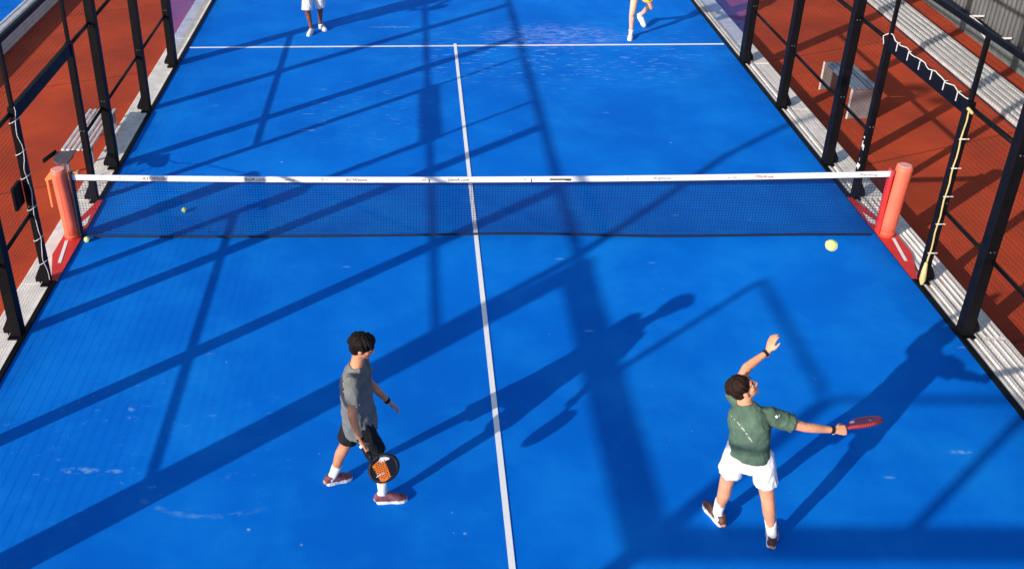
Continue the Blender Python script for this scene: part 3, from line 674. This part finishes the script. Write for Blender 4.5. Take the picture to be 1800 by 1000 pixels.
def person(c):
    s = c.get('s', 1.0); S = lambda a: [x * s for x in a]
    t = empty('person', (c['pelvis'][0], c['pelvis'][1], 0)); tag(t, c['label'], 'person', 'padel players')
    P = {k: V(c[k]) for k in ('pelvis', 'chest', 'neck', 'head')}
    Ls, Rs = V(c['shL']), V(c['shR']); side = (Rs - Ls).normalized(); hipside = (V(c['hipR']) - V(c['hipL'])).normalized()
    HF = frame(c['face'], c.get('headup', (0, 0, 1)))
    H = P['head']
    bm = B()
    # trunk
    waist = P['pelvis'].lerp(P['chest'], .48)
    loft(bm, [P['pelvis'] - V((0, 0, .07 * s)), P['pelvis'], waist, P['chest'], P['chest'].lerp(P['neck'], .55), P['neck']], S([.105, .125, .108, .130, .115, .058]), S([.078, .085, .074, .085, .060, .052]), side=side, n=20)
    loft(bm, [P['neck'] - V((0, 0, .02)), P['neck'].lerp(H, .5), H - HF @ V((0, .012, .05)) * s], S([.062, .055, .056]), n=14)
    # head
    q = lambda x, y, z: H + HF @ V((x, y, z)) * s
    ellip(bm, q(0, -.012, .028), S((.074, .092, .086)), HF, 20)
    ellip(bm, q(0, .020, -.030), S((.058, .068, .072)), HF, 18)
    ellip(bm, q(0, .058, -.078), S((.027, .026, .022)), HF, 12)           # chin
    ellip(bm, q(0, .070, .026), S((.050, .018, .014)), HF, 12)             # brow
    loft(bm, [q(0, .082, .018), q(0, .098, -.008), q(0, .102, -.020)], S([.009, .011, .013]), S([.010, .012, .010]), side=HF @ V((1, 0, 0)), n=10)
    for sx in (-1, 1):
        ellip(bm, q(sx * .014, .092, -.023), S((.009, .009, .007)), HF, 10)
        ellip(bm, q(sx * .038, .056, -.015), S((.022, .020, .018)), HF, 12)  # cheek
        ellip(bm, q(sx * .075, -.006, -.006), S((.009, .020, .031)), HF, 12)  # ear
    ellip(bm, q(0, .083, -.046), S((.024, .010, .005)), HF, 10); ellip(bm, q(0, .081, -.057), S((.021, .010, .006)), HF, 10)
    # arms and hands
    for e in 'LR':
        sh, el, wr = V(c['sh' + e]), V(c['el' + e]), V(c['wr' + e])
        loft(bm, [P['chest'].lerp(sh, .6) + V((0, 0, .02 * s)), sh, sh.lerp(el, .45), el, el.lerp(wr, .3), wr], S([.042, .050, .047, .038, .039, .025]), S([.042, .050, .046, .038, .035, .021]), n=16)
        fwd = ((V(c['toe' + e]) - V(c['heel' + e])) * V((1, 1, 0))).normalized() if False else (V(c['toe' + e]) - V(c['heel' + e])).normalized()
        ellip(bm, V(c['kn' + e]) + fwd * .022 * s, S((.037, .037, .045)), None, 12); ellip(bm, el, S((.037, .037, .037)), None, 10)
        hd = c['hand' + e]; hand(bm, wr, hd[0], hd[1], s, hd[2], hd[3], hd[4] if len(hd) > 4 else 0)
        hp, kn, an, toe, heel = V(c['hip' + e]), V(c['kn' + e]), V(c['an' + e]), V(c['toe' + e]), V(c['heel' + e])
        sh_ = kn.lerp(an, .28); cal = (an - kn).normalized(); back = (V(c['heel' + e]) - V(c['toe' + e])).normalized()
        loft(bm, [hp, hp.lerp(kn, .3), hp.lerp(kn, .7), kn, sh_ + back * .012 * s, kn.lerp(an, .6) + back * .006 * s, an], S([.066, .070, .063, .054, .054, .043, .035]), n=18)
        loft(bm, [heel + V((0, 0, .035 * s)), heel.lerp(toe, .35) + V((0, 0, .04 * s)), heel.lerp(toe, .8) + V((0, 0, .03 * s))], S([.028, .032, .034]), S([.028, .035, .02]), side=(V((0, 0, 1)).cross(toe - heel)).normalized(), n=12)
    body = link('body', remeshed(bm, c.get('voxel', .0062), 3), MT[c['skin']], t, True)
    # eyes
    for sx in (-1, 1):
        bm = B(); ellip(bm, q(sx * .030, .074, .006), S((.0115, .0070, .0075)), HF, 12); e_ = obj('eye', bm, MT['eye'], t, True)
        bm = B(); ellip(bm, q(sx * .030, .0795, .006), S((.006, .0025, .006)), HF, 10); obj('iris', bm, MT['pupil'], e_, True)
        bm = B(); loft(bm, [q(sx * .016, .090, .026), q(sx * .032, .088, .031), q(sx * .050, .074, .027)], S([.0025, .003, .002]), n=6); obj('eyebrow', bm, MT[c['hair']], t, True)
    # hair
    bm = B(); hv = c.get('hairvol', 1.0); hl = c.get('hairlow', 0.0)
    ellip(bm, q(0, -.020, .044), S((.082 * hv, .094 * hv, .083 * hv)), HF, 24)
    ellip(bm, q(0, -.050, .004 - hl * .3), S((.074 * hv, .060 * hv, .072 + hl)), HF, 20)
    for sx in (-1, 1): ellip(bm, q(sx * .060, -.008, .030), S((.021 * hv, .040, .040 + hl * .6)), HF, 14)
    if c.get('fringe'):
        random.seed(5)
        for k in range(9):
            x = -.056 + k * .014
            loft(bm, [q(x * .8, .02, .108), q(x, .066, .085), q(x * 1.05, .088, .052), q(x * 1.08 + .004, .087, .034 + random.random() * .012)], S([.022, .018, .013, .006]), n=8)
    random.seed(21)
    for k in range(c.get('locks', 0)):
        th = random.uniform(0, 6.283); ph = random.uniform(.05, 1.45)
        d0 = V((math.sin(ph) * math.sin(th), math.sin(ph) * math.cos(th), math.cos(ph)))
        if d0.y > .55 and d0.z < .62: continue
        d1 = (d0 + V((random.uniform(-.25, .25), random.uniform(-.05, .25), -.55))).normalized(); ctr = V((0, -.022, .038))
        a3 = V((.083 * hv, .094 * hv, .083 * hv)); f3 = lambda d, k_: q(*(ctr + V((d.x * a3.x, d.y * a3.y, d.z * a3.z)) * k_))
        lift = random.uniform(1.0, 1.06)
        loft(bm, [f3(d0, .97), f3(d0.lerp(d1, .5).normalized(), 1.02), f3(d1, lift)], S([.016, .014, .005]), S([.009, .008, .004]), n=8)
    def hd_(p, nn): return .004 * fbm(V((p.x, p.y, p.z * .45)), 48) + .002 * fbm(p, 130)
    link('hair', remeshed(bm, .0042, 1, hd_), MT[c['hair']], t, True)
    # shirt
    bm = B(); hem = V(c['hem']); sw = c.get('shirtw', 1.0); up = P['chest'].lerp(P['neck'], .5)
    loft(bm, [hem, P['pelvis'].lerp(waist, .35) if hem.z < P['pelvis'].z else hem.lerp(waist, .4), waist, P['chest'], up, P['neck'] - V((0, 0, .005))],
         [x * s * sw for x in (.192, .182, .172, .186, .160, .078)], [x * s * sw for x in (.150, .142, .128, .130, .098, .070)], side=side, n=28, round0=False, round1=False)
    for e in 'LR':
        sl = c.get('sleeve' + e, c.get('sleeve', .62))
        sh, el = V(c['sh' + e]), V(c['el' + e])
        loft(bm, [P['chest'].lerp(sh, .5) + V((0, 0, .035 * s)), sh + V((0, 0, .006)), sh.lerp(el, sl * .6), sh.lerp(el, sl)], S([.070, .074, .070, .076]), S([.070, .070, .066, .070]), n=18, round1=False)
    a_ = P['neck'] - P['pelvis']
    def wr_(p, nn):
        u = fbm(V((p.x * 2.5, p.y * 2.5, p.z * 1.1)), 5) ; v_ = fbm(V((p.x + p.z * .8, p.y - p.z * .7, p.z * .4)), 13)
        low = max(0.0, min(1.0, (P['chest'].z - p.z) / .3))
        ed = max(0.0, min(1.0, (p.z - hem.z) / .10)) * .8 + .2
        rd = 1 - abs(fbm(V((p.x * 1.3 + p.z * .55, p.y * 1.3, p.z * .45 - p.x * .3)), 15)) * 3.2
        r2 = 1 - abs(fbm(V((p.x - p.z * .5, p.y + .3, p.z * .6)), 9)) * 3.0
        return (.012 * u * (.4 + low) + .005 * v_ + .006 * max(0, rd) * (.5 + .5 * low) * ed + .007 * max(0, r2) * ed - .001) * s
    shirt = link('shirt', remeshed(bm, .0075, 3, wr_), MT[c['shirt']], t, True)
    # shorts
    bm = B(); sc_l = c['shorts_len']; kz = c.get('shortw', 1.0)
    loft(bm, [P['pelvis'] - V((0, 0, .09 * s)), P['pelvis'] - V((0, 0, .02)), P['pelvis'] + V((0, 0, .08 * s))], [x * s * c.get('hipw', 1) for x in (.158, .170, .150)], [x * s * c.get('hipw', 1) for x in (.120, .126, .112)], side=hipside, n=22)
    for e in 'LR':
        hp, kn = V(c['hip' + e]), V(c['kn' + e])
        loft(bm, [hp + V((0, 0, .04 * s)), hp.lerp(kn, sc_l * .5), hp.lerp(kn, sc_l)], [x * s * kz for x in (.092, .100, .106)], [x * s * kz for x in (.098, .106, .110)], n=20, round1=False)
    link('shorts', remeshed(bm, .0075, 2, lambda p, nn: (.008 * fbm(V((p.x * 2, p.y * 2, p.z * .8)), 7) + .003 * fbm(p, 24) + .007 * max(0, 1 - abs(fbm(V((p.x * 1.4, p.y * 1.4, p.z * .4)), 14)) * 3)) * s), MT[c['shorts']], t, True)
    # socks and shoes
    for e in 'LR':
        kn, an, toe, heel = V(c['kn' + e]), V(c['an' + e]), V(c['toe' + e]), V(c['heel' + e]); skh = c.get('sock', .30)
        if skh > 0:
            bm = B(); loft(bm, [an.lerp(kn, skh), an.lerp(kn, skh * .5), an, an.lerp(heel, .4)], S([.047, .044, .041, .040]), n=16, round0=False); obj('sock', bm, MT['sock'], t, True)
        fd = (toe - heel).normalized(); fs = V((0, 0, 1)).cross(fd).normalized(); fu = fd.cross(fs)
        Lf = (toe - heel).length; pt = lambda a, z: heel + fd * Lf * a + fu * z * s
        bm = B()
        loft(bm, [pt(.05, .052), pt(.22, .055), pt(.45, .052), pt(.70, .040), pt(.92, .032)], S([.037, .040, .043, .048, .036]), S([.044, .047, .040, .030, .018]), side=fs, n=18)
        loft(bm, [pt(.16, .055), pt(.14, .098)], S([.040, .038]), side=fs, n=16, round1=False)
        sho = link('shoe', remeshed(bm, .006, 3), MT[c['shoe']], t, True)
        bm = B(); prof = [(0.0, .022), (.06, .036), (.25, .041), (.45, .038), (.70, .050), (.88, .044), (.99, .022)]
        lo = []; 
        for a, wd_ in prof: lo.append(pt(a, 0) + fs * wd_ * s)
        for a, wd_ in prof[::-1]: lo.append(pt(a, 0) - fs * wd_ * s)
        A = [bm.verts.new(p) for p in lo]; Bv = [bm.verts.new(p + fu * (.037 - .010 * ((p - heel).dot(fd) / Lf)) * s) for p in lo]
        bm.faces.new(A[::-1]); bm.faces.new(Bv); n_ = len(lo)
        for i in range(n_): bm.faces.new((A[i], A[(i + 1) % n_], Bv[(i + 1) % n_], Bv[i]))
        obj('sole', bm, MT['sole'], sho)
        bm = B()
        for k in range(4):
            a = .38 + k * .085; z = .093 - k * .010
            prism(bm, pt(a, z) - fs * .022 * s, pt(a, z) + fs * .022 * s, .0035, 5)
        bl = bm
        for sg in (-1, 1):
            bm = B(); pa = [pt(.30, .036) + fs * sg * .0445 * s, pt(.46, .026) + fs * sg * .0475 * s, pt(.66, .040) + fs * sg * .046 * s]
            prism(bm, pa[0], pa[1], .0045, 5); prism(bm, pa[1], pa[2], .0045, 5, .002); obj('stripe', bm, MT['sole'], sho)
        bm = bl
        obj('laces', bm, MT['lacep'] if c['shoe'] == 'shoeA' else MT['sole'], sho)
    for e in c.get('bands', ''):
        el, wr = V(c['el' + e]), V(c['wr' + e]); d = (wr - el).normalized(); bm = B(); loft(bm, [wr - d * .035, wr - d * .012], S([.031, .030]), n=14, round0=False, round1=False); obj('wristband', bm, MT['blackc'], t, True)
    return t, shirt

def stick_on(shirt, parent, p0, p1, view, cells, hgt, material, name='lettering'):
    """lettering-like marks laid on a garment between two points"""
    me = shirt.data; bvh = BVHTree.FromPolygons([v.co for v in me.vertices], [p.vertices for p in me.polygons])
    p0, p1, view = V(p0), V(p1), V(view).normalized(); bm = B(); along = (p1 - p0).normalized()
    random.seed(9)
    for i in range(cells):
        if random.random() < .12: continue
        f0, f1 = i / cells, (i + .8) / cells
        hit = bvh.ray_cast(p0.lerp(p1, (f0 + f1) / 2) - view * .6, view)
        if hit[0] is None: continue
        nrm = hit[1]; 
        if nrm.dot(view) > 0: nrm = -nrm
        a = (along - nrm * along.dot(nrm)).normalized(); u = nrm.cross(a); c0 = hit[0] + nrm * .0045; wd_ = (p1 - p0).length * .72 / cells / 2; hh = hgt * (.55 + .45 * random.random()) / 2
        vs = [bm.verts.new(c0 + a * x * wd_ + u * y * hh) for x, y in ((-1, -1), (1, -1), (1, 1), (-1, 1))]; bm.faces.new(vs)
    return obj(name, bm, MT[material], shirt)

boy, shirt = person(dict(label='boy in grey shirt and black shorts walking right with a racket hanging in his hand', s=.95, skin='skinL', hair='hairB', fringe=True, locks=70, hairvol=1.10, hairlow=.012,
    pelvis=(-1.25, -4.30, .84), chest=(-1.265, -4.30, 1.23), neck=(-1.25, -4.30, 1.41), head=(-1.20, -4.30, 1.575), face=(1, -.12, -.22),
    shL=(-1.24, -4.135, 1.345), shR=(-1.28, -4.46, 1.345), elL=(-1.17, -4.09, 1.05), wrL=(-1.00, -4.10, .835), elR=(-1.275, -4.64, 1.14), wrR=(-1.205, -4.745, .975),
    handL=((.75, .05, -.66), (-.45, -.45, -.6), .35, 1), handR=((.35, -.10, -.93), (.75, .45, .2), 1.45, -1),
    hipL=(-1.27, -4.215, .80), hipR=(-1.22, -4.385, .80), knL=(-1.385, -4.21, .445), anL=(-1.50, -4.215, .115), knR=(-1.075, -4.395, .47), anR=(-1.06, -4.405, .10),
    heelL=(-1.565, -4.25, .035), toeL=(-1.345, -4.13, .0), heelR=(-1.115, -4.42, .0), toeR=(-.845, -4.39, .0),
    hem=(-1.235, -4.30, .735), shirtw=1.03, sleeve=.66, shirt='grey', shorts='blackc', shorts_len=.78, shortw=.92, sock=.34, shoe='shoeA', bands='LR'))
stick_on(shirt, boy, (-1.285, -4.55, 1.20), (-1.20, -4.55, 1.225), (0, 1, -.35), 7, .014, 'white', 'logo')
stick_on(shirt, boy, (-1.36, -4.42, 1.30), (-1.33, -4.45, 1.16), (.5, 1, -.4), 7, .022, 'white', 'logo')

man, shirt = person(dict(label='man in green shirt and white shorts seen from behind, racket arm stretched right', s=1.0, skin='skinR', hair='hairD', hairvol=1.03, hairlow=-.004, locks=46,
    pelvis=(1.875, -4.75, .89), chest=(1.83, -4.74, 1.19), neck=(1.79, -4.70, 1.345), head=(1.765, -4.675, 1.465), face=(.76, -.02, .65), headup=(-.64, .02, .76),
    sleeveL=.45, shL=(1.745, -4.56, 1.30), shR=(1.965, -4.765, 1.262), elL=(1.875, -4.40, 1.45), wrL=(2.045, -4.33, 1.55), elR=(2.235, -4.81, 1.195), wrR=(2.475, -4.80, 1.155),
    handL=((.30, .32, .90), (.75, .25, -.3), .16, -1, 1.0), handR=((1, 0, .04), (0, .65, -.75), 1.15, 1),
    hipL=(1.785, -4.72, .86), hipR=(1.965, -4.79, .86), knL=(1.765, -4.68, .47), anL=(1.765, -4.62, .10), knR=(2.055, -4.85, .47), anR=(2.145, -4.85, .10),
    heelL=(1.80, -4.69, .0), toeL=(1.715, -4.43, .0), heelR=(2.13, -4.915, .0), toeR=(2.225, -4.665, .0),
    hem=(1.87, -4.75, .87), shirtw=.90, sleeve=.66, shirt='green', shorts='whitec', shorts_len=.60, shortw=.88, hipw=.92, sock=.42, shoe='shoeB', bands='LR'))
stick_on(shirt, man, (1.665, -4.80, 1.33), (1.83, -4.88, 1.10), (0, .85, -.5), 26, .014, 'fadedprint')
stick_on(shirt, man, (2.02, -4.83, 1.34), (1.98, -4.83, 1.31), (0, .5, -.8), 2, .02, 'white', 'logo')

person(dict(label='player in white shorts and white shoes standing beyond the far service line', s=1.0, skin='skinD', hair='hairB', voxel=.008,
    pelvis=(-2.69, 7.72, .86), chest=(-2.69, 7.66, 1.20), neck=(-2.69, 7.62, 1.40), head=(-2.69, 7.57, 1.56), face=(.1, -1, -.1),
    shL=(-2.51, 7.64, 1.34), shR=(-2.87, 7.64, 1.34), elL=(-2.42, 7.56, 1.08), wrL=(-2.52, 7.34, .99), elR=(-2.96, 7.56, 1.08), wrR=(-2.86, 7.33, .97),
    handL=((-.5, -.8, 0), (-.5, .4, -.3), .5, -1), handR=((.5, -.8, 0), (.5, .2, .3), 1.1, 1),
    hipL=(-2.60, 7.75, .82), hipR=(-2.79, 7.69, .82), knL=(-2.575, 7.82, .47), anL=(-2.60, 7.90, .10), knR=(-2.81, 7.60, .47), anR=(-2.755, 7.64, .10),
    heelL=(-2.62, 7.95, .0), toeL=(-2.48, 7.72, .0), heelR=(-2.745, 7.69, .0), toeR=(-2.80, 7.43, .0),
    hem=(-2.69, 7.72, .78), shirt='navyc', shorts='whitec', shorts_len=.98, shortw=.98, sock=0, shoe='shoeW'))
person(dict(label='pale striding player with one heel raised, beyond the far service line', s=1.0, skin='skinP', hair='hairD', voxel=.008,
    pelvis=(3.47, 7.45, .88), chest=(3.45, 7.30, 1.20), neck=(3.43, 7.20, 1.38), head=(3.40, 7.12, 1.53), face=(-.15, -1, -.05),
    shL=(3.62, 7.26, 1.33), shR=(3.27, 7.26, 1.33), elL=(3.75, 7.20, 1.08), wrL=(3.62, 7.02, .95), elR=(3.13, 7.12, 1.13), wrR=(3.20, 6.90, 1.02),
    handL=((-.5, -.7, .1), (-.3, .2, -.8), .5, -1), handR=((.2, -.9, .1), (.5, .2, .3), 1.1, 1),
    hipL=(3.56, 7.50, .84), hipR=(3.38, 7.42, .84), knL=(3.72, 7.56, .50), anL=(3.62, 7.90, .22), knR=(3.31, 7.22, .47), anR=(3.335, 7.27, .11),
    heelL=(3.60, 7.98, .17), toeL=(3.71, 7.80, .005), heelR=(3.345, 7.32, .0), toeR=(3.28, 7.06, .0),
    hem=(3.47, 7.45, .80), shirt='whitec', shorts='yellowc', shorts_len=.30, shortw=.9, sock=0.12, shoe='shoeW'))

# ------------------------------------------------------------------ rackets
def racket(label, grip, axis, facen, frame_m, face_m, accent, white=None):
    k_ = .94; axis = V(axis).normalized() * k_; fn = V(facen); fn = (fn - axis * fn.dot(axis) / k_ ** 2).normalized(); wx = axis.cross(fn)
    g = V(grip); q = lambda x, y, z=0: g + wx * x + axis * y + fn * z
    t = empty('padel_racket', g); tag(t, label, 'racket', 'rackets held by the players')
    bm = B(); loft(bm, [q(0, -.05), q(0, .0), q(0, .075)], [.0155] * 3, [.0135] * 3, side=wx, n=12); h = obj('handle', bm, MT['blackc'], t, True)
    bm = B(); loft(bm, [q(0, -.064), q(0, -.052)], [.019] * 2, [.017] * 2, side=wx, n=12, round0=False, round1=False); obj('end_cap', bm, MT['white'] if white else MT[accent], h)
    def out(th, k=1.0):                                       # teardrop outline
        x = math.sin(th); y = -math.cos(th)
        wdt = .126 * (1.0 - .16 * max(0, -y) ** 1.3); return x * wdt * k, .238 + y * (.128 if y > 0 else .118) * k
    N_ = 44; bm = B(); tw = .018
    for i in range(N_):
        a0, a1 = 2 * math.pi * i / N_, 2 * math.pi * (i + 1) / N_
        (x0, y0), (x1, y1) = out(a0), out(a1); prism(bm, q(x0, y0), q(x1, y1), tw, 10)
    for sx in (-1, 1): loft(bm, [q(sx * .010, .07), q(sx * .024, .098), q(sx * .045, .128)], [.012, .013, .016], [.013, .015, .016], side=wx, n=10)
    obj('frame', bm, MT[frame_m], t, True)
    bm = B()
    for sz in (-1, 1):
        c = bm.verts.new(q(0, .238, sz * .0150)); ring = [bm.verts.new(q(*out(2 * math.pi * i / N_, .93), sz * .0145)) for i in range(N_)]
        for i in range(N_): bm.faces.new((c, ring[i], ring[(i + 1) % N_]))
    fc = obj('face', bm, MT[face_m], t)
    # coloured field across the face and drilled holes
    bm = B()
    for sz in (-1, 1):
        for k in range(7):
            y0 = .145 + k * .028; 
            xa, xb = -.066 + k * .010, .055 + k * .007
            vs = [bm.verts.new(q(x, y, sz * .0162)) for x, y in ((xa, y0), (xb, y0), (xb + .006, y0 + .0282), (xa + .006, y0 + .0282))]; bm.faces.new(vs)
    obj('panel', bm, MT[accent], fc)
    if white:
        bm = B()
        for sz in (-1, 1):
            vs = [bm.verts.new(q(x, y, sz * .0168)) for x, y in ((-.078, .150), (-.045, .135), (-.012, .150), (-.020, .175), (-.088, .205), (-.10, .20))]; bm.faces.new(vs)
        obj('marking', bm, MT['white'], fc); bm = B()
        for sz in (-1, 1):
            for k in range(3):
                vs = [bm.verts.new(q(x, y, sz * .0168)) for x, y in ((.02 + k * .026, .265 - k * .008), (.040 + k * .026, .258 - k * .008), (.046 + k * .026, .270 - k * .008), (.026 + k * .026, .277 - k * .008))]; bm.faces.new(vs)
        obj('lettering', bm, MT['white'], fc)
    bm = B()
    for iy in range(-4, 5):
        for ix in range(-4, 5):
            x = ix * .022 + (.011 if iy % 2 else 0); y = .245 + iy * .021
            if (x / .092) ** 2 + ((y - .245) / .088) ** 2 < 1:
                prism(bm, q(x, y, -.0172), q(x, y, .0172), .0052, 8)
    obj('hole', bm, MT['carbon'], fc)
    return t
racket('black and orange racket with white patches held low by the boy', (-1.17, -4.765, .91), (.61, -.02, -.79), (.15, -1, .42), 'carbon', 'carbon', 'orange', True)
racket('dark red racket held out sideways by the man in green', (2.515, -4.79, 1.145), (1, .31, .10), (-.02, .60, .80), 'rred', 'rred', 'rred', True)
racket('dark racket held by the far left player in white shorts', (-2.81, 7.25, .96), (.55, -.3, .5), (.2, -1, .2), 'carbon', 'carbon', 'rred')
racket('golden racket in the hand of the far right pale player', (3.235, 6.81, 1.03), (.9, -.1, -.25), (.1, -1, .4), 'gold', 'gold', 'carbon')
